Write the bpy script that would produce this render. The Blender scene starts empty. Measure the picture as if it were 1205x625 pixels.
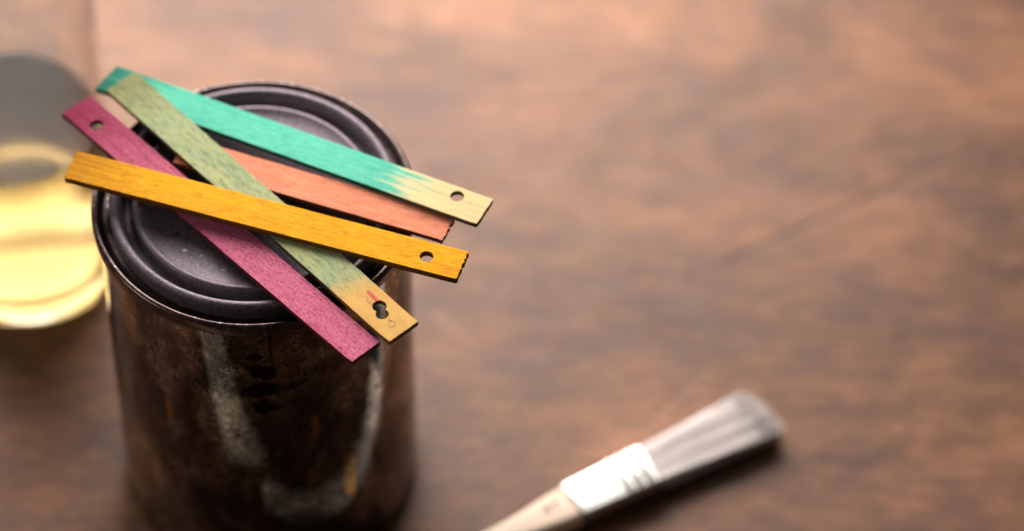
import bpy, bmesh, math, random
from mathutils import Vector, Matrix, noise
random.seed(7)
sc = bpy.context.scene
R = math.radians

# ---------------------------------------------------------------- camera
ZT = .1434                                   # height of the can's seam
PITCH = R(50.64)
FWD = Vector((0, math.cos(PITCH), -math.sin(PITCH)))
CAM = Vector((.08707, -.92526, 1.23886))
cd = bpy.data.cameras.new('camera')
cam = bpy.data.objects.new('camera', cd)
sc.collection.objects.link(cam)
cam.location = CAM
cam.rotation_euler = (math.pi/2 - PITCH, 0, 0)
cd.sensor_width = 36
cd.lens = 5000*36/1205
cd.clip_start = .05
cd.clip_end = 50
cd.dof.use_dof = True
cd.dof.focus_distance = (Vector((.06, -.045, .153)) - CAM).dot(FWD)
cd.dof.aperture_fstop = 3.7
sc.camera = cam

# ---------------------------------------------------------------- light
w = bpy.data.worlds.new('World'); sc.world = w; w.use_nodes = True
bg = w.node_tree.nodes['Background']
bg.inputs[0].default_value = (.9, .72, .62, 1); bg.inputs[1].default_value = .06

def area(name, loc, target, sx, sy, power, col):
    l = bpy.data.lights.new(name, 'AREA'); l.shape = 'RECTANGLE'
    l.size = sx; l.size_y = sy; l.energy = power; l.color = col
    o = bpy.data.objects.new(name, l); sc.collection.objects.link(o)
    o.location = loc
    o.rotation_euler = (Vector(target) - Vector(loc)).to_track_quat('-Z', 'Y').to_euler()
    return o
area('window_light', (.02, .66, .86), (.02, .02, .10), .55, .40, 2.0, (1, .95, .92))
area('low_window_light', (-.11, .58, .40), (-.02, .18, .02), .76, .38, 16.0, (1, .86, .78))
area('left_fill_light', (-.95, -.30, .60), (-.05, -.05, .05), .35, .35, 2.1, (1, .86, .70))  # unseen fill lamp, added to brighten the board and front table
sc.view_settings.view_transform = 'Standard'
sc.view_settings.look = 'None'
sc.view_settings.exposure = 0
sc.view_settings.gamma = 1
sc.cycles.use_denoising = True
sc.cycles.max_bounces = 16
sc.cycles.transmission_bounces = 14
sc.cycles.sample_clamp_indirect = 25

# ---------------------------------------------------------------- helpers
def link(name, me, mat=None, parent=None):
    o = bpy.data.objects.new(name, me); sc.collection.objects.link(o)
    if mat: me.materials.append(mat)
    if parent: o.parent = parent
    return o
def empty(name, loc=(0, 0, 0), rz=0):
    o = bpy.data.objects.new(name, None); sc.collection.objects.link(o)
    o.location = loc; o.rotation_euler = (0, 0, rz); o.empty_display_size = .01
    return o
def tag(o, label=None, cat=None, group=None, kind=None):
    if label: o['label'] = label
    if cat: o['category'] = cat
    if group: o['group'] = group
    if kind: o['kind'] = kind
    return o
def lathe(prof, n=192, closed=False):
    bm = bmesh.new(); rings = []
    for r, z in prof:
        if r < 1e-6: rings.append([bm.verts.new((0, 0, z))])
        else: rings.append([bm.verts.new((r*math.cos(2*math.pi*i/n), r*math.sin(2*math.pi*i/n), z)) for i in range(n)])
    pairs = list(zip(rings, rings[1:]))
    if closed: pairs.append((rings[-1], rings[0]))
    for a, b in pairs:
        for i in range(n):
            j = (i+1) % n
            if len(a) == 1 and len(b) == 1: continue
            if len(a) == 1: bm.faces.new((a[0], b[j], b[i]))
            elif len(b) == 1: bm.faces.new((a[i], a[j], b[0]))
            else: bm.faces.new((a[i], a[j], b[j], b[i]))
    bmesh.ops.recalc_face_normals(bm, faces=bm.faces)
    me = bpy.data.meshes.new('m'); bm.to_mesh(me); bm.free()
    for p in me.polygons: p.use_smooth = True
    return me
def arc(cx, cz, r, a0, a1, n):
    return [(cx + r*math.cos(R(a0+(a1-a0)*i/n)), cz + r*math.sin(R(a0+(a1-a0)*i/n))) for i in range(n+1)]

def unpx(px, py, zz):
    X = Vector((1, 0, 0)); U = X.cross(FWD)
    d = FWD + X*(px-602.5)/5000 - U*(py-312.5)/5000
    return CAM + d*((zz-CAM.z)/d.z)
class NT:
    def __init__(s, name):
        s.m = bpy.data.materials.new(name); s.m.use_nodes = True
        s.t = s.m.node_tree; s.b = s.t.nodes['Principled BSDF']; s.out = s.t.nodes['Material Output']
        s.co = s.n('ShaderNodeTexCoord').outputs['Object']
    def n(s, typ, **k):
        o = s.t.nodes.new(typ)
        for a, b in k.items(): setattr(o, a, b)
        return o
    def L(s, a, b): s.t.links.new(a, b)
    def set(s, inp, v):
        if hasattr(v, 'is_linked') or isinstance(v, bpy.types.NodeSocket): s.L(v, inp)
        else: inp.default_value = v
    def map(s, scale=(1, 1, 1), loc=(0, 0, 0), rot=(0, 0, 0), src=None):
        o = s.n('ShaderNodeMapping'); s.L(src or s.co, o.inputs[0])
        o.inputs['Location'].default_value = loc; o.inputs['Rotation'].default_value = rot; o.inputs['Scale'].default_value = scale
        return o.outputs[0]
    def noise(s, vec, scale=1, detail=6, rough=.55, dist=0):
        o = s.n('ShaderNodeTexNoise'); s.L(vec, o.inputs['Vector'])
        o.inputs['Scale'].default_value = scale; o.inputs['Detail'].default_value = detail
        o.inputs['Roughness'].default_value = rough; o.inputs['Distortion'].default_value = dist
        return o.outputs[0]
    def ramp(s, fac, stops, interp='LINEAR'):
        o = s.n('ShaderNodeValToRGB'); s.L(fac, o.inputs[0]); e = o.color_ramp; e.interpolation = interp
        while len(e.elements) < len(stops): e.elements.new(.5)
        for el, (p, c) in zip(e.elements, stops):
            el.position = p; el.color = (*(c if hasattr(c, '__len__') else (c, c, c)), 1)
        return o.outputs[0]
    def mix(s, fac, a, b, mode='MIX'):
        o = s.n('ShaderNodeMix', data_type='RGBA', blend_type=mode)
        s.set(o.inputs[0], fac)
        for i, v in ((6, a), (7, b)):
            if isinstance(v, tuple): o.inputs[i].default_value = (*v, 1) if len(v) == 3 else v
            else: s.L(v, o.inputs[i])
        return o.outputs[2]
    def math(s, op, a, b=0, c=0):
        o = s.n('ShaderNodeMath', operation=op)
        for i, v in enumerate((a, b, c)): s.set(o.inputs[i], v)
        return o.outputs[0]
    def sep(s, v=None):
        o = s.n('ShaderNodeSeparateXYZ'); s.L(v or s.co, o.inputs[0]); return o.outputs
    def range(s, v, a, b, c=0, d=1):
        o = s.n('ShaderNodeMapRange'); s.L(v, o.inputs[0])
        for i, x in enumerate((a, b, c, d)): o.inputs[i+1].default_value = x
        return o.outputs[0]
    def bump(s, h, strength=.3, dist=.0002):
        o = s.n('ShaderNodeBump'); s.L(h, o.inputs['Height'])
        o.inputs['Strength'].default_value = strength; o.inputs['Distance'].default_value = dist
        s.L(o.outputs[0], s.b.inputs['Normal'])
    def P(s, **k):
        for a, v in k.items():
            i = s.b.inputs[a.replace('_', ' ')]
            if isinstance(v, tuple) and len(v) == 3: v = (*v, 1)
            s.set(i, v)
        return s.m
    def seg(s, x0, y0, x1, y1):
        """distance in the xy plane from a line segment"""
        X, Y, _ = s.sep()
        dx, dy = x1-x0, y1-y0; L2 = dx*dx+dy*dy
        ax = s.math('SUBTRACT', X, x0); ay = s.math('SUBTRACT', Y, y0)
        t = s.math('DIVIDE', s.math('ADD', s.math('MULTIPLY', ax, dx), s.math('MULTIPLY', ay, dy)), L2)
        t = s.math('MINIMUM', s.math('MAXIMUM', t, 0.), 1.)
        ex = s.math('SUBTRACT', ax, s.math('MULTIPLY', t, dx)); ey = s.math('SUBTRACT', ay, s.math('MULTIPLY', t, dy))
        return s.math('SQRT', s.math('ADD', s.math('MULTIPLY', ex, ex), s.math('MULTIPLY', ey, ey)))

# ---------------------------------------------------------------- table
def table_mat():
    t = NT('old_stained_wood')
    rz = (0, 0, R(-5))
    big = t.noise(t.map((9, 14, 9), rot=rz, loc=(.4, 0, 0)), 1.0, 5, .65, .8)
    mid = t.noise(t.map((34, 95, 20), rot=rz, loc=(3, 1, 0)), 1.0, 8, .72, .5)
    strk = t.noise(t.map((9, 210, 20), rot=rz, loc=(1, 4, 0)), 1.0, 5, .65, .5)
    fine = t.noise(t.map((70, 900, 60), rot=rz), 1.0, 5, .7, .3)
    blot = t.noise(t.map((13, 21, 30), loc=(7.3, 2, 0)), 1.0, 7, .7, .7)
    patches = t.noise(t.map((55, 80, 30), loc=(2, 8, 0)), 1.0, 6, .7, .3)
    c = t.ramp(big, [(.32, (.064, .028, .014)), (.46, (.118, .052, .023)), (.58, (.205, .090, .040)), (.72, (.35, .160, .076))])
    c = t.mix(t.ramp(mid, [(.45, .0), (.66, .55)]), c, (.32, .150, .062))
    c = t.mix(t.ramp(strk, [(.33, .5), (.48, 0.)]), c, (.055, .026, .017))
    c = t.mix(t.ramp(patches, [(.52, 0.), (.68, .45)]), c, (.34, .17, .09))
    c = t.mix(t.ramp(blot, [(.47, 0.), (.66, .62)]), c, (.060, .030, .030))
    c = t.mix(t.ramp(fine, [(.32, .7), (.55, 0.)]), c, (.035, .018, .012))
    # long scratches
    q0, q1 = unpx(1160, 170, 0), unpx(860, 306, 0)
    d = t.seg(q0.x, q0.y, q1.x, q1.y); n1 = t.noise(t.map((60, 60, 60)), 1, 3)
    s1 = t.math('MULTIPLY', t.range(d, .0015, .0003), t.range(n1, .25, .50))
    d2 = t.seg(.1586, .0431, .1360, .0155)
    s2 = t.math('MULTIPLY', t.range(d2, .0010, .0002), .5)
    sm = t.math('MAXIMUM', s1, s2)
    c = t.mix(t.math('MULTIPLY', sm, .85), c, (.035, .02, .018))
    h = t.math('SUBTRACT', t.math('MULTIPLY_ADD', fine, .5, mid), t.math('MULTIPLY', sm, 2.))
    t.bump(h, .35, .0004)
    return t.P(Base_Color=c, Roughness=t.range(patches, .3, .7, .42, .54), IOR=1.5, Specular_IOR_Level=.31)
bm = bmesh.new()
bmesh.ops.create_cube(bm, size=1, matrix=Matrix.Translation((.1, .05, -.0175)) @ Matrix.Diagonal((1.7, 1.5, .035, 1)))
bmesh.ops.bevel(bm, geom=bm.edges[:], offset=.003, segments=2, affect='EDGES')
me = bpy.data.meshes.new('table'); bm.to_mesh(me); bm.free()
tag(link('table_surface', me, table_mat()), kind='structure')

# ---------------------------------------------------------------- paint can
can = tag(empty('paint_can'), 'round tarnished metal paint can with dark lid under the coloured sticks', 'paint can')
def can_body_mat():
    t = NT('tarnished_tinplate')
    X, Y, Z = t.sep()
    ang = t.math('ARCTAN2', X, t.math('MULTIPLY', Y, -1.))          # 0 at the front
    cv = t.n('ShaderNodeCombineXYZ')
    t.L(t.math('MULTIPLY', ang, .053), cv.inputs[0]); t.L(Z, cv.inputs[1]); cyl = cv.outputs[0]
    stain = t.noise(t.map((30, 22, 1), src=cyl), 1, 8, .62, .8)
    mott = t.noise(t.map((160, 110, 1), src=cyl), 1, 8, .7, .6)
    # fine cracks in the patina
    vo = t.n('ShaderNodeTexVoronoi', feature='DISTANCE_TO_EDGE')
    wn = t.n('ShaderNodeTexNoise'); t.L(t.map((300, 300, 1), src=cyl), wn.inputs[0]); wn.inputs['Scale'].default_value = 1
    vm = t.n('ShaderNodeVectorMath', operation='MULTIPLY_ADD'); t.L(wn.outputs[1], vm.inputs[0]); vm.inputs[1].default_value = (.004, .004, 0); t.L(cyl, vm.inputs[2])
    t.L(t.map((420, 300, 1), src=vm.outputs[0]), vo.inputs['Vector']); vo.inputs['Scale'].default_value = 1
    crack = t.math('MULTIPLY', t.range(vo.outputs[0], .10, .02), t.range(mott, .46, .56))
    c = t.ramp(stain, [(.30, (.035, .033, .036)), (.42, (.085, .09, .10)), (.51, (.28, .285, .30)), (.64, (.64, .64, .63))])
    c = t.mix(t.ramp(mott, [(.42, .7), (.58, 0.)]), c, (.04, .03, .026))
    # round black drips one under the other, below the seam
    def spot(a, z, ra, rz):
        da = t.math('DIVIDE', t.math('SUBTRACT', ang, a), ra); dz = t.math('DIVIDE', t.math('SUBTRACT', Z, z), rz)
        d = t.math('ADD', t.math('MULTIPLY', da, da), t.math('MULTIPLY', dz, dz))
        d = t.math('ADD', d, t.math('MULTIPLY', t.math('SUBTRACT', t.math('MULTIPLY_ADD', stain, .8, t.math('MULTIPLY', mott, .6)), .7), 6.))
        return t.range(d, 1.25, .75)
    sp = None
    for q in [(.06, .119, .10, .0045), (.06, .109, .10, .0045), (.07, .1005, .09, .0045), (.04, .127, .06, .002)]:
        v = spot(*q); sp = v if sp is None else t.math('MAXIMUM', sp, v)
    c = t.mix(t.math('MULTIPLY', sp, .9), c, (.008, .006, .006))
    # small ochre spots on the metal
    patches = None
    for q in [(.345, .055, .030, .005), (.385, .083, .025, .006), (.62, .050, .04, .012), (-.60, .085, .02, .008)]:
        v = spot(*q); patches = v if patches is None else t.math('MAXIMUM', patches, v)
    c = t.mix(t.math('MULTIPLY', patches, .4), c, (.60, .36, .06))
    # soldered side seam
    sd = t.math('ABSOLUTE', t.math('SUBTRACT', ang, .13))
    seam = t.math('MULTIPLY', t.range(sd, .012, .004), t.range(Z, .118, .128))
    c = t.mix(t.math('MULTIPLY', seam, .8), c, (.01, .008, .008))
    c = t.mix(crack, c, (.012, .009, .008))
    rough = t.range(mott, .35, .65, .05, .11)
    t.bump(t.math('SUBTRACT', mott, crack), .12, .0001)
    return t.P(Base_Color=c, Metallic=1., Roughness=rough)
def lid_mat(name, base, rough, metal, speck=.5):
    t = NT(name)
    sp = t.noise(t.map((900, 900, 900)), 1, 3, .6)
    sp2 = t.noise(t.map((260, 260, 260), loc=(2, 1, 0)), 1, 5, .7)
    sp3 = t.noise(t.map((35, 35, 35), loc=(4, 1, 0)), 1, 5, .6, .4)
    c = t.mix(t.ramp(sp, [(.36, .75), (.5, 0.)]), base, tuple(x*.4 for x in base))
    c = t.mix(t.ramp(sp, [(.62, 0.), (.72, speck)]), c, tuple(min(1, x*2.1) for x in base))
    c = t.mix(t.ramp(sp2, [(.30, .9), (.37, 0.)]), c, tuple(x*.25 for x in base))
    c = t.mix(t.ramp(sp3, [(.35, .4), (.6, 0.)]), c, tuple(x*.5 for x in base))
    for (px, py, rr, col) in ((216, 295, .0007, (.62, .58, .56)), (207, 276, .0008, (.02, .017, .02)), (262, 318, .0005, (.5, .47, .46)), (236, 301, .0004, (.45, .42, .42)), (190, 300, .0005, (.03, .03, .03))):
        q = unpx(px, py, ZT+.003)
        c = t.mix(t.math('MULTIPLY', t.range(t.seg(q.x, q.y, q.x+rr, q.y+rr*.3), rr, rr*.5), .9), c, col)
    t.bump(t.math('MULTIPLY_ADD', sp2, .6, sp), .35, .00012)
    return t.P(Base_Color=c, Metallic=metal, Roughness=t.range(sp3, .3, .7, rough-.05, rough+.07))
Rb = .0529
body_prof = [(0, .0015), (.046, .0015), (.0495, .0006), (.0508, .0), (.0522, .0004), (.0528, .0014), (.0528, .0026), (Rb-.0002, .0036)]
body_prof += [(Rb, .0036 + (ZT-.0036-.004)*i/12) for i in range(1, 13)]
body_prof += [(Rb, ZT-.0022)]
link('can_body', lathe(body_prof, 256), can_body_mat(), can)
z = ZT
rim_prof = [(Rb-.0004, z-.0032), (.0538, z-.0034)] + arc(.0534, z-.0022, .0014, -90, 0, 5)[1:] + [(.0549, z-.0004)] + arc(.0536, z+.0007, .0013, 10, 150, 9) + [(.0520, z+.0002), (.0513, z-.0006), (.0505, z-.0010), (.0490, z-.0010), (.0482, z-.0006)]
rimM = NT('worn_dark_rim')
s1 = rimM.noise(rimM.map((120, 120, 120)), 1, 6, .7); s2 = rimM.noise(rimM.map((600, 600, 300)), 1, 4, .7)
c = rimM.ramp(s1, [(.35, (.045, .036, .036)), (.6, (.11, .085, .08))])
c = rimM.mix(rimM.ramp(s2, [(.58, 0.), (.68, .8)]), c, (.35, .29, .26))
rimM.bump(s2, .3, .00015)
rimM.P(Base_Color=c, Metallic=.9, Roughness=.27)
link('rim', lathe(rim_prof, 256), rimM.m, can)
h = .0053
lid_prof = [(.0486, z-.0012), (.0487, z+.0020)] + arc(.0471, z+h-.0016, .0016, 0, 150, 10) + [(.0450, z+.0030), (.0444, z+.0005), (.0440, z-.0012), (.0428, z-.0018), (.0416, z-.0012), (.0411, z+.0008), (.0408, z+.0026)]
lid_prof += arc(.0396, z+.0034, .0012, 10, 118, 7) + [(.0384, z+.0041), (.0374, z+.0037), (.0362, z+.0034), (.034, z+.0031), (.02, z+.0029), (0, z+.0029)]
lid_m = lid_mat('dark_plum_lacquer', (.195, .168, .21), .56, .45, .8)
lid = link('lid', lathe(lid_prof, 256), lid_m, can)

# ---------------------------------------------------------------- wooden sticks
def stick_mesh(L, W, T, holes, jag0=.00015, jag1=.00015, seed=1, cut0=0, cut1=0):
    """flat strip along x with round holes and slightly ragged ends; top face at z=0"""
    rnd = random.Random(seed)
    def end(x, sgn, j, cut):
        pts = []; n = 34
        v = 0
        for i in range(n+1):
            y = -W/2 + W*i/n
            if i in (0, n): v = -.00022-abs(j)*.3
            elif rnd.random() < .6: v = rnd.uniform(-j, j*.5)
            pts.append((x + sgn*v + cut*(y/W), y))
        return pts
    def side(y, n=40):
        return [(-L/2 + L*(i+1)/(n+1), y + .00022*math.sin(2.2*(i/n)+seed)-.00022*math.sin(2.2*(.5)+seed) + .00012*noise.noise(Vector((i*.35, y*900, seed)))) for i in range(n)]
    right = end(L/2, 1, jag1, cut1); left = end(-L/2, -1, jag0, cut0)
    outline = side(-W/2) + right + side(W/2)[::-1] + left[::-1]
    cu = bpy.data.curves.new('c', 'CURVE'); cu.dimensions = '2D'; cu.fill_mode = 'BOTH'
    bev = .00012
    cu.extrude = T/2 - bev; cu.bevel_depth = bev; cu.bevel_resolution = 1; cu.offset = -bev
    def spl(pts):
        s = cu.splines.new('POLY'); s.points.add(len(pts)-1)
        for p, (x, y) in zip(s.points, pts): p.co = (x, y, 0, 1)
        s.use_cyclic_u = True
    spl(outline)
    for hl in holes: spl(hl[::-1])
    tmp = bpy.data.objects.new('tmp', cu); sc.collection.objects.link(tmp)
    dg = bpy.context.evaluated_depsgraph_get()
    me = bpy.data.meshes.new_from_object(tmp.evaluated_get(dg))
    bpy.data.objects.remove(tmp); bpy.data.curves.remove(cu)
    me.transform(Matrix.Translation((0, 0, -T/2)))
    return me
def circle(x, y, r, n=40, ry=None, wob=0):
    ry = ry or r
    out = []
    for i in range(n):
        a = 2*math.pi*i/n
        k = 1 + wob*noise.noise(Vector((math.cos(a)*1.5, math.sin(a)*1.5, x*100)))
        out.append((x + r*k*math.cos(a), y + ry*k*math.sin(a)))
    return out
def place(name, corners, W, T, mat, holes_w, label, **kw):
    """corners: far-left, far-right, near-right, near-left of the top face, in mm relative to the world; holes given in the world too"""
    P = [Vector(p)/1000 for p in corners]
    m0, m1 = (P[0]+P[3])/2, (P[1]+P[2])/2
    u = (m1-m0); L = u.length; u.normalize()
    zax = u.cross(Vector((0, 1, 0))); v = Vector((0, 0, 1)).cross(u).normalized(); n = u.cross(v).normalized()
    M = Matrix((u, v, n)).transposed().to_4x4(); M.translation = (m0+m1)/2
    Mi = M.inverted()
    hs = []
    for hh in holes_w(Mi): hs.append(hh)
    me = stick_mesh(L, W, T, hs, **kw)
    o = link(name, me, mat); o.matrix_world = M
    tag(o, label, 'wooden stick', 'stained wooden sticks piled on the can')
    return o, L
def hole_px(px, py, top, r, **k):
    def f(Mi):
        q = Mi @ unpx(px, py, top); return circle(q.x, q.y, r, **k)
    return f
def wood(name, cols, ends=None, bump=.3, seed=0, pits=None, grain=1.):
    """cols: (light, main, dark); ends: list of (x0, x1, colour) blends along the stick"""
    t = NT(name)
    X, Y, Z = t.sep()
    g1 = t.noise(t.map((35, 900, 900), loc=(seed, seed*2, 0)), 1, 6, .65, .6)
    g2 = t.noise(t.map((14, 260, 260), loc=(seed+5, 1, 0)), 1, 4, .6, .9)
    m = t.noise(t.map((150, 700, 500), loc=(seed, 3, 1)), 1, 6, .65, .4)
    fib = t.noise(t.map((190, 2600, 900), loc=(seed, 7, 1)), 1, 3, .6)
    c = t.mix(t.ramp(g2, [(.36, 0.), (.68, .8)]), cols[1], cols[0])
    c = t.mix(t.ramp(t.noise(t.map((45, 60, 60), loc=(seed, 9, 2)), 1, 4, .6), [(.35, .28), (.6, 0.)]), c, cols[2])
    c = t.mix(t.ramp(m, [(.34, .35*grain), (.52, 0.)]), c, cols[2])
    c = t.mix(t.math('MULTIPLY', t.ramp(g1, [(.33, .9), (.48, 0.)]), .38*grain), c, cols[2])
    mt = t.noise(t.map((190, 1300, 700), loc=(seed, 2, 8)), 1, 5, .75)
    c = t.mix(t.ramp(mt, [(.50, 0.), (.66, .32)]), c, tuple(min(1, k*1.25+.06) for k in cols[0]))
    c = t.mix(t.ramp(mt, [(.34, .35), (.46, 0.)]), c, tuple(k*.7 for k in cols[2]))
    for (x0, x1, col, amt) in ends or []:
        e = t.math('ADD', X, t.math('MULTIPLY', t.math('SUBTRACT', g1, .5), .070))
        e = t.math('ADD', e, t.math('MULTIPLY', t.math('SUBTRACT', m, .5), .006))
        f = t.range(e, x0, x1)
        bw = t.mix(t.ramp(g1, [(.35, .55), (.55, 0.)]), col, tuple(k*.55 for k in col))
        c = t.mix(t.math('MULTIPLY', f, amt), c, bw)
    c = t.mix(t.math('MULTIPLY', t.ramp(fib, [(.31, 1.), (.43, 0.)]), .75*grain), c, tuple(k*.35 for k in cols[2]))
    if pits:
        pn = t.noise(t.map((620, 2300, 900), loc=(seed, 1, 4)), 1, 3, .6)
        c = t.mix(t.ramp(pn, [(.36, 1.), (.45, 0.)]), c, pits)
    # shade painted into the cut faces, below the top edge
    face = t.range(Z, -.00003, -.00022)
    c = t.mix(t.math('MULTIPLY', face, .85), c, tuple(k*.15 for k in cols[2]))
    t.bump(t.math('MULTIPLY_ADD', fib, .5, g1), bump, .00015)
    t.P(Base_Color=c, Roughness=.65, IOR=1.45, Specular_IOR_Level=.10)
    t.c = c
    return t
B = (ZT + .0060)*1000
T = .0021
bare = (.95, .70, .36)
H = lambda *fs: (lambda Mi: [f(Mi) for f in fs])
# coral: lowest, short
wood_coral = wood('coral_stain', ((.86, .36, .22), (.80, .28, .16), (.55, .16, .09)), seed=3)
coral, _ = place('wooden_stick', [(-23, 23.2, B+2), (68.5, -11.8, B+2), (64, -22.5, B+2), (-27.6, 12.2, B+2)], .0119, .0019, wood_coral.m, H(),
    'salmon coral stained flat stick lying lowest, its ragged right end beside the teal one', jag1=.00045, jag0=.0004, seed=5, cut1=.0)
# magenta
wood_mag = wood('magenta_stain', ((.74, .24, .38), (.64, .145, .265), (.40, .055, .13)), ends=[(-.030, -.066, (.30, .018, .075), .85)], seed=11, pits=(.20, .02, .07), bump=.5, grain=.7)
mag, _ = place('wooden_stick', [(-57.9, 42.1, B+2), (44.2, -65.4, B+2), (35.0, -73.8, B+2), (-66.2, 33.6, B+2)], .0122, .0020, wood_mag.m,
    H(hole_px(114, 147.6, ZT+.008, .00235, wob=.12)), 'magenta pink stained flat stick with a hole near its dark upper end', seed=8, cut0=.0004)
# teal
wood_teal = wood('teal_stain', ((.17, .68, .50), (.09, .58, .42), (.03, .38, .28)), ends=[(.038, .052, bare, .95), (-.052, -.068, (.01, .16, .12), .9)], seed=21, grain=.5)
teal, _ = place('wooden_stick', [(-49.1, 55.8, B+1.9), (80.7, -6.1, B+4.15), (75.6, -17.2, B+4.15), (-55.8, 45.3, B+1.9)], .0123, .0020, wood_teal.m,
    H(hole_px(538, 231, ZT+.010, .0023)), 'bright teal stained flat stick with bare wood around the hole at its right end', seed=2, cut0=.0018)
# sage
sg = wood('sage_stain', ((.48, .56, .33), (.36, .47, .26), (.17, .26, .13)), seed=31, grain=.8)
t = sg
mo = t.noise(t.map((90, 190, 90), loc=(3, 3, 3)), 1, 7, .72, .4); mo2 = t.noise(t.map((230, 760, 90), loc=(1, 3, 3)), 1, 6, .75, .4)
c = t.mix(t.ramp(mo, [(.45, 0.), (.62, .75)]), t.c, (.52, .54, .24))
c = t.mix(t.ramp(mo2, [(.38, .8), (.49, 0.)]), c, (.15, .26, .14))
X, Y, Z = t.sep()
e = t.math('ADD', X, t.math('MULTIPLY', t.math('SUBTRACT', mo2, .5), .020))
e = t.math('ADD', e, t.math('MULTIPLY', Y, -.35))
c = t.mix(t.math('MULTIPLY', t.range(e, .043, .052), .95), c, t.mix(t.ramp(mo, [(.35, .5), (.6, 0.)]), (.80, .50, .15), (.62, .33, .09)))
c = t.mix(t.math('MULTIPLY', t.range(e, -.050, -.070), .65), c, (.17, .17, .06))
d = t.seg(.0535, .0023, .0592, .0017)
c = t.mix(t.math('MULTIPLY', t.range(d, .0011, .0003), t.range(mo2, .30, .5)), c, (.62, .10, .10))
face = t.range(Z, -.00005, -.00030)
c = t.mix(t.math('MULTIPLY', face, .75), c, (.035, .025, .012))  # side faces painted dark as if in shade
t.P(Base_Color=c)
def dbl(Mi):
    """two drill holes run into one another"""
    a = Mi @ unpx(446.5, 360.5, ZT+.0101); b = Mi @ unpx(449.8, 369.8, ZT+.0101)
    r1, r2 = .00235, .0021
    pts = []; mid = (a+b)/2; d = (b-a); base = math.atan2(d.y, d.x)
    for i in range(64):
        th = 2*math.pi*i/64
        u = Vector((math.cos(th), math.sin(th), 0)); best = 0
        for cc, rr in ((a, r1), (b, r2)):
            o = Vector((mid.x-cc.x, mid.y-cc.y, 0)); bq = o.dot(u); disc = bq*bq - (o.dot(o)-rr*rr)
            if disc > 0: best = max(best, -bq + math.sqrt(disc))
        k = 1 + .06*noise.noise(Vector((math.cos(th)*2, math.sin(th)*2, 3)))
        pts.append((mid.x+u.x*best*k, mid.y+u.y*best*k))
    return pts
sage, _ = place('wooden_stick', [(-42.7, 51.2, B+4.15), (56.7, -58.5, B+4.15), (47.1, -67.4, B+4.15), (-51.4, 42.6, B+4.15)], .0126, .0020, sg.m,
    H(dbl), 'mottled sage green flat stick with a bare ochre end and a double drilled hole', seed=14)
# yellow
wood_yel = wood('yellow_stain', ((.92, .50, .005), (.87, .42, .003), (.52, .18, .004)), ends=[(-.050, -.072, (.55, .20, .012), .7)], seed=41, bump=.5, grain=.9)
yel, _ = place('wooden_stick', [(-59.5, 12.9, B+6.3), (72.9, -30.5, B+6.3), (68.8, -42.9, B+6.3), (-63.7, 1.6, B+6.3)], .0125, .0025, wood_yel.m,
    H(hole_px(502, 302, ZT+.0123, .00225)), 'golden yellow stained flat stick lying topmost across the others', jag1=.00040, jag0=.0004, seed=9, cut0=-.0006)

# pencil marks on the bare end of the sage stick
gm = NT('pencil_graphite'); gm.P(Base_Color=(.34, .25, .17), Roughness=.6)
def pencil(pts_px):
    Mi = sage.matrix_world.inverted()
    cu = bpy.data.curves.new('p', 'CURVE'); cu.dimensions = '3D'; cu.bevel_depth = .00006; cu.bevel_resolution = 1
    for pl in pts_px:
        s = cu.splines.new('POLY'); s.points.add(len(pl)-1)
        for p, (a, b) in zip(s.points, pl):
            q = Mi @ unpx(a, b, ZT+.01015); p.co = (q.x, q.y, .00004, 1)
    tmp = bpy.data.objects.new('tmp', cu); sc.collection.objects.link(tmp)
    me = bpy.data.meshes.new_from_object(tmp.evaluated_get(bpy.context.evaluated_depsgraph_get()))
    bpy.data.objects.remove(tmp)
    return link('pencil_mark', me, gm.m, sage)
pencil([[(461+4.4*math.cos(a/3), 381+3.5*math.sin(a/3)+.2*math.sin(a/2)) for a in range(-2, 17)] + [(456.5, 376), (458, 372.5)],
        [(430, 348), (433.5, 351), (432, 354.5), (436, 357)], [(438, 352), (436, 358)]])

# ---------------------------------------------------------------- glass jar
jar = tag(empty('glass_jar', (-.0950, .0950, .0)), 'clear glass jar half full of pale yellow liquid, left of the paint can', 'jar')
RO, RI = .0352, .0320
prof = [(0, .0030), (.026, .0028), (.0295, .0010), (.0310, .0003), (.0328, .0008), (.0346, .0024), (RO, .0050), (RO, .06), (RO, .12), (RO, .175), (.0335, .190), (.0315, .198),
        (.0315, .2080), (.0322, .2092), (.0315, .2105), (.0300, .2105), (.0293, .2092), (.0293, .198), (.0303, .189), (RI, .175), (RI, .12), (RI, .06), (RI, .0125), (.0298, .0095), (.027, .0078), (.015, .0070), (0, .0068)]
gl = NT('clear_glass')
gl.P(Base_Color=(.99, 1, .985), Roughness=.0, IOR=1.47, Transmission_Weight=1.)
link('jar_glass', lathe(prof, 160), gl.m, jar)
lq = NT('pale_yellow_liquid')
lq.P(Base_Color=(1, .99, .92), Roughness=.26, IOR=1.36, Transmission_Weight=1.)
va = lq.n('ShaderNodeVolumeScatter'); va.inputs['Color'].default_value = (.75, .85, 1, 1); va.inputs['Density'].default_value = 22; va.inputs['Anisotropy'].default_value = .4
vb = lq.n('ShaderNodeVolumeAbsorption'); vb.inputs['Color'].default_value = (.92, .875, .66, 1); vb.inputs['Density'].default_value = 40
vs = lq.n('ShaderNodeAddShader'); lq.L(va.outputs[0], vs.inputs[0]); lq.L(vb.outputs[0], vs.inputs[1])
lq.L(vs.outputs[0], lq.out.inputs['Volume'])
LV = .0805
link('liquid', lathe([(0, .00705), (.0150, .0073), (.0270, .0081), (.0300, .0098), (RI+.0002, .0127), (RI+.0002, LV+.0004), (RI-.0003, LV+.0004), (.02, LV), (0, LV)], 160), lq.m, jar)

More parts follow.
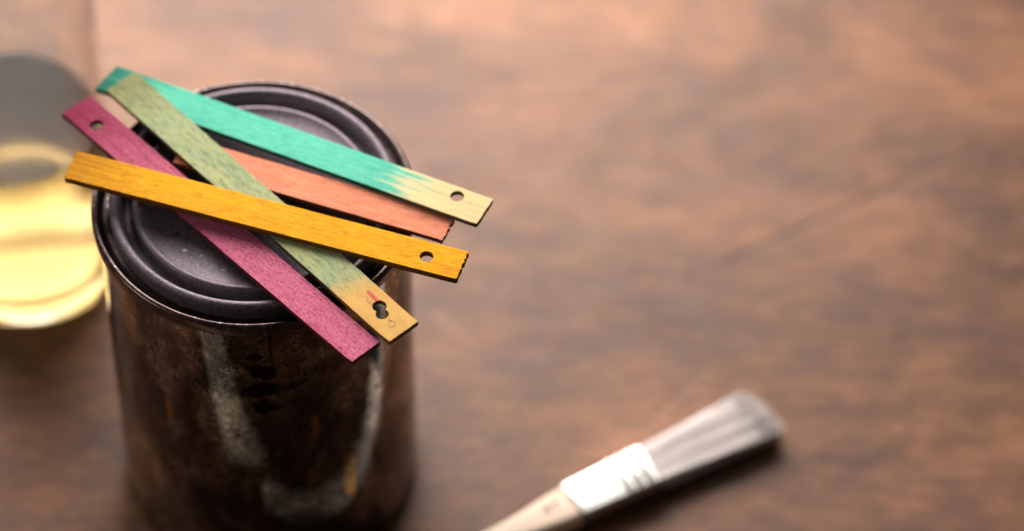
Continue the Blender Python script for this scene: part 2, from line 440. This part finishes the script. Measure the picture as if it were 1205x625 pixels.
# ---------------------------------------------------------------- paint brush
BU = math.atan2(16.8, 28.9)
brush = tag(empty('paint_brush', (.1083, -.0253, 0), BU), 'flat paint brush with pale wooden handle and white bristles lying on the table', 'paint brush')
# local: x along the brush to the bristles, ferrule 0..0.0335
def rrect(hw, hz, r, n=5):
    r = min(r, hw*.999, hz*.999); out = []
    for cx, cz, a in ((hw-r, hz-r, 0), (-(hw-r), hz-r, 90), (-(hw-r), -(hz-r), 180), (hw-r, -(hz-r), 270)):
        for i in range(n+1):
            b = R(a+90*i/n); out.append((cx+r*math.cos(b), cz+r*math.sin(b)))
    return out
def loft(secs, cap=True):
    bm = bmesh.new(); rs = []
    for (x, yc, zc, hw, hz, r) in secs: rs.append([bm.verts.new((x, yc+a, zc+b)) for a, b in rrect(hw, hz, r)])
    for a, b in zip(rs, rs[1:]):
        n = len(a)
        for i in range(n): bm.faces.new((a[i], a[(i+1) % n], b[(i+1) % n], b[i]))
    if cap: bm.faces.new(rs[0]); bm.faces.new(rs[-1])
    bmesh.ops.recalc_face_normals(bm, faces=bm.faces)
    me = bpy.data.meshes.new('m'); bm.to_mesh(me); bm.free()
    for p in me.polygons: p.use_smooth = True
    return me
fs = []
N = 60
for i in range(N+1):
    x = .0335*i/N
    hw = .0083 + .0011*i/N
    k = 0
    for c0 in (.0205, .0248, .0291): k += .00055*math.exp(-((x-c0)/.0007)**2)
    if x < .0006: k -= .0003
    fs.append((x, 0, .0052, hw+k, .0043+k, .0014))
fm = NT('bright_tinned_ferrule')
fn = fm.noise(fm.map((80, 300, 80)), 1, 5, .6)
fm.bump(fn, .2, .0002)
fm.P(Base_Color=fm.ramp(fn, [(.35, (.44, .45, .43)), (.6, (.60, .62, .59))]), Metallic=1., Roughness=fm.range(fn, .3, .7, .24, .34))
ferr = link('ferrule', loft(fs), fm.m, brush)
bm = bmesh.new(); bmesh.ops.create_uvsphere(bm, u_segments=20, v_segments=10, radius=.0011, matrix=Matrix.Translation((.0052, .0015, .0096)) @ Matrix.Diagonal((1, 1, .35, 1)))
me = bpy.data.meshes.new('m'); bm.to_mesh(me); bm.free()
nm = NT('dark_nail'); nm.P(Base_Color=(.05, .05, .045), Metallic=0., Roughness=.8)
link('nail', me, nm.m, ferr)
hs = [(.004, .0080, .0040), (0, .0080, .0040), (-.006, .0076, .0040), (-.012, .0069, .0038), (-.018, .0060, .0037), (-.026, .0052, .0036), (-.036, .0048, .0035), (-.055, .0050, .0035),
      (-.080, .0060, .0036), (-.100, .0064, .0036), (-.115, .0058, .0034), (-.123, .0040, .0028), (-.127, .0016, .0012)]
hm = wood('pale_handle_wood', ((.74, .55, .40), (.66, .47, .33), (.55, .36, .22)), seed=51, grain=.35, bump=.15)
# plain handle: no painted shade on the sides (this piece is centred above z=0)
hm.P(Base_Color=hm.mix(hm.ramp(hm.noise(hm.map((30, 400, 400)), 1, 4), [(.35, .5), (.6, 0.)]), (.84, .72, .60), (.74, .60, .46)), Roughness=.42)
handle = link('handle', loft([(x, 0, .0002+max(b, .004)*1.0+.0008, a, b, b*.75) for x, a, b in hs]), hm.m, brush)
fc = bpy.data.curves.new('t', 'FONT'); fc.body = '20'; fc.size = .0040; fc.extrude = .00005; fc.align_x = 'CENTER'; fc.align_y = 'CENTER'; fc.space_character = 1.7
fc.offset = .00012
tmp = bpy.data.objects.new('tmp', fc); sc.collection.objects.link(tmp)
me = bpy.data.meshes.new_from_object(tmp.evaluated_get(bpy.context.evaluated_depsgraph_get())); bpy.data.objects.remove(tmp)
me.transform(Matrix.Translation((-.0078, .0012, .00905)) @ Matrix.Rotation(math.pi, 4, 'Z'))
im = NT('faded_brown_ink'); im.P(Base_Color=(.22, .14, .09), Roughness=.6)
link('stamped_number', me, im.m, handle)
# bristles: one mesh of many thin strands fanning from the ferrule
rnd = random.Random(3)
bm = bmesh.new()
x0 = .031
for k in range(3200):
    a = rnd.uniform(-1, 1); b = rnd.uniform(-1, 1)
    if abs(a)**4 + abs(b)**4 > 1.05: continue
    if max(abs(a), abs(b)) < .45 and rnd.random() < .6: continue
    y0, z0 = a*.0089, .0052 + b*.0037
    Lb = .0502 + .0015*math.cos(a*1.5) - .0025*a*0 + rnd.gauss(0, .0009) - .0012*a - .0010*abs(a)**6 - .0015*abs(b)**2
    y1 = a*.0112 + .0006 + rnd.gauss(0, .00035); z1 = .0046 + b*.0040*(.95) + rnd.gauss(0, .0002)
    z1 = max(z1, .0004)
    clump = noise.noise(Vector((a*7, b*3, 2)))
    y1 += clump*.0013; Lb += noise.noise(Vector((a*9, b*4, 7)))*.0048; z1 += noise.noise(Vector((a*6, 1, 5)))*.0016
    r = rnd.uniform(.00009, .00015)
    pts = []
    for q in (0, .35, .7, 1):
        e = q*q*(.6)+q*.4
        pts.append(Vector((x0+(Lb)*q, y0+(y1-y0)*e, z0+(z1-z0)*e)))
    rings = []
    for i, p in enumerate(pts):
        rr = r*(1, 1, .9, .35)[i]
        rings.append([bm.verts.new((p.x, p.y+rr*math.cos(t_), p.z+rr*math.sin(t_))) for t_ in (.5, 2.6, 4.7)])
    for u_, v_ in zip(rings, rings[1:]):
        for i in range(3): bm.faces.new((u_[i], u_[(i+1) % 3], v_[(i+1) % 3], v_[i]))
    bm.faces.new(rings[-1])
core = []
for q in (0, .3, .6, .80, .86):
    core.append([bm.verts.new((x0+.051*q, (.0002+.0008*q)+yy*(1+.22*q), .0052-.0006*q+zz)) for yy, zz in rrect(.0088, .0036-.0003*q, .0016)])
for u_, v_ in zip(core, core[1:]):
    for i in range(len(u_)): bm.faces.new((u_[i], u_[(i+1) % len(u_)], v_[(i+1) % len(u_)], v_[i]))
bm.faces.new(core[-1])
bmesh.ops.recalc_face_normals(bm, faces=bm.faces)
me = bpy.data.meshes.new('m'); bm.to_mesh(me); bm.free()
for p in me.polygons: p.use_smooth = True
bmt = NT('pale_grey_bristle')
bn = bmt.noise(bmt.map((9, 420, 300)), 1, 4, .6)
bmt.P(Base_Color=bmt.ramp(bn, [(.38, (.72, .68, .67)), (.46, (.90, .87, .865)), (.58, (.98, .97, .97))]), Roughness=.55, IOR=1.5, Specular_IOR_Level=.35)
tr = bmt.n('ShaderNodeBsdfTranslucent'); tr.inputs[0].default_value = (.92, .87, .85, 1)
ms = bmt.n('ShaderNodeMixShader'); ms.inputs[0].default_value = .22
bmt.L(bmt.b.outputs[0], ms.inputs[1]); bmt.L(tr.outputs[0], ms.inputs[2]); bmt.L(ms.outputs[0], bmt.out.inputs[0])
link('bristles', me, bmt.m, brush)

# a plain stirring board lying on the table before the can: the photo shows it mirrored in the can's side
bd = wood('bare_board_wood', ((.92, .80, .62), (.88, .74, .54), (.7, .52, .34)), seed=61, grain=.6)
bm = bmesh.new()
ring = [(-.031, -.096), (-.137, -.158), (-.110, -.190), (.006, -.104)]       # cut off at a slant
lo = [bm.verts.new((x, y, .0003)) for x, y in ring]; hi = [bm.verts.new((x, y, .0042)) for x, y in ring]
bm.faces.new(lo); bm.faces.new(hi[::-1])
for i in range(4): bm.faces.new((lo[i], lo[(i+1) % 4], hi[(i+1) % 4], hi[i]))
bmesh.ops.recalc_face_normals(bm, faces=bm.faces)
bmesh.ops.bevel(bm, geom=bm.edges[:], offset=.0004, segments=2, affect='EDGES')
bm.transform(Matrix.Translation((.068, .137, -.0042)))
me = bpy.data.meshes.new('m'); bm.to_mesh(me); bm.free()
o = link('stirring_board', me, bd.m); o.location = (-.068, -.137, .0042)
tag(o, 'pale bare wooden board mirrored as a light streak in the side of the paint can', 'wooden board')
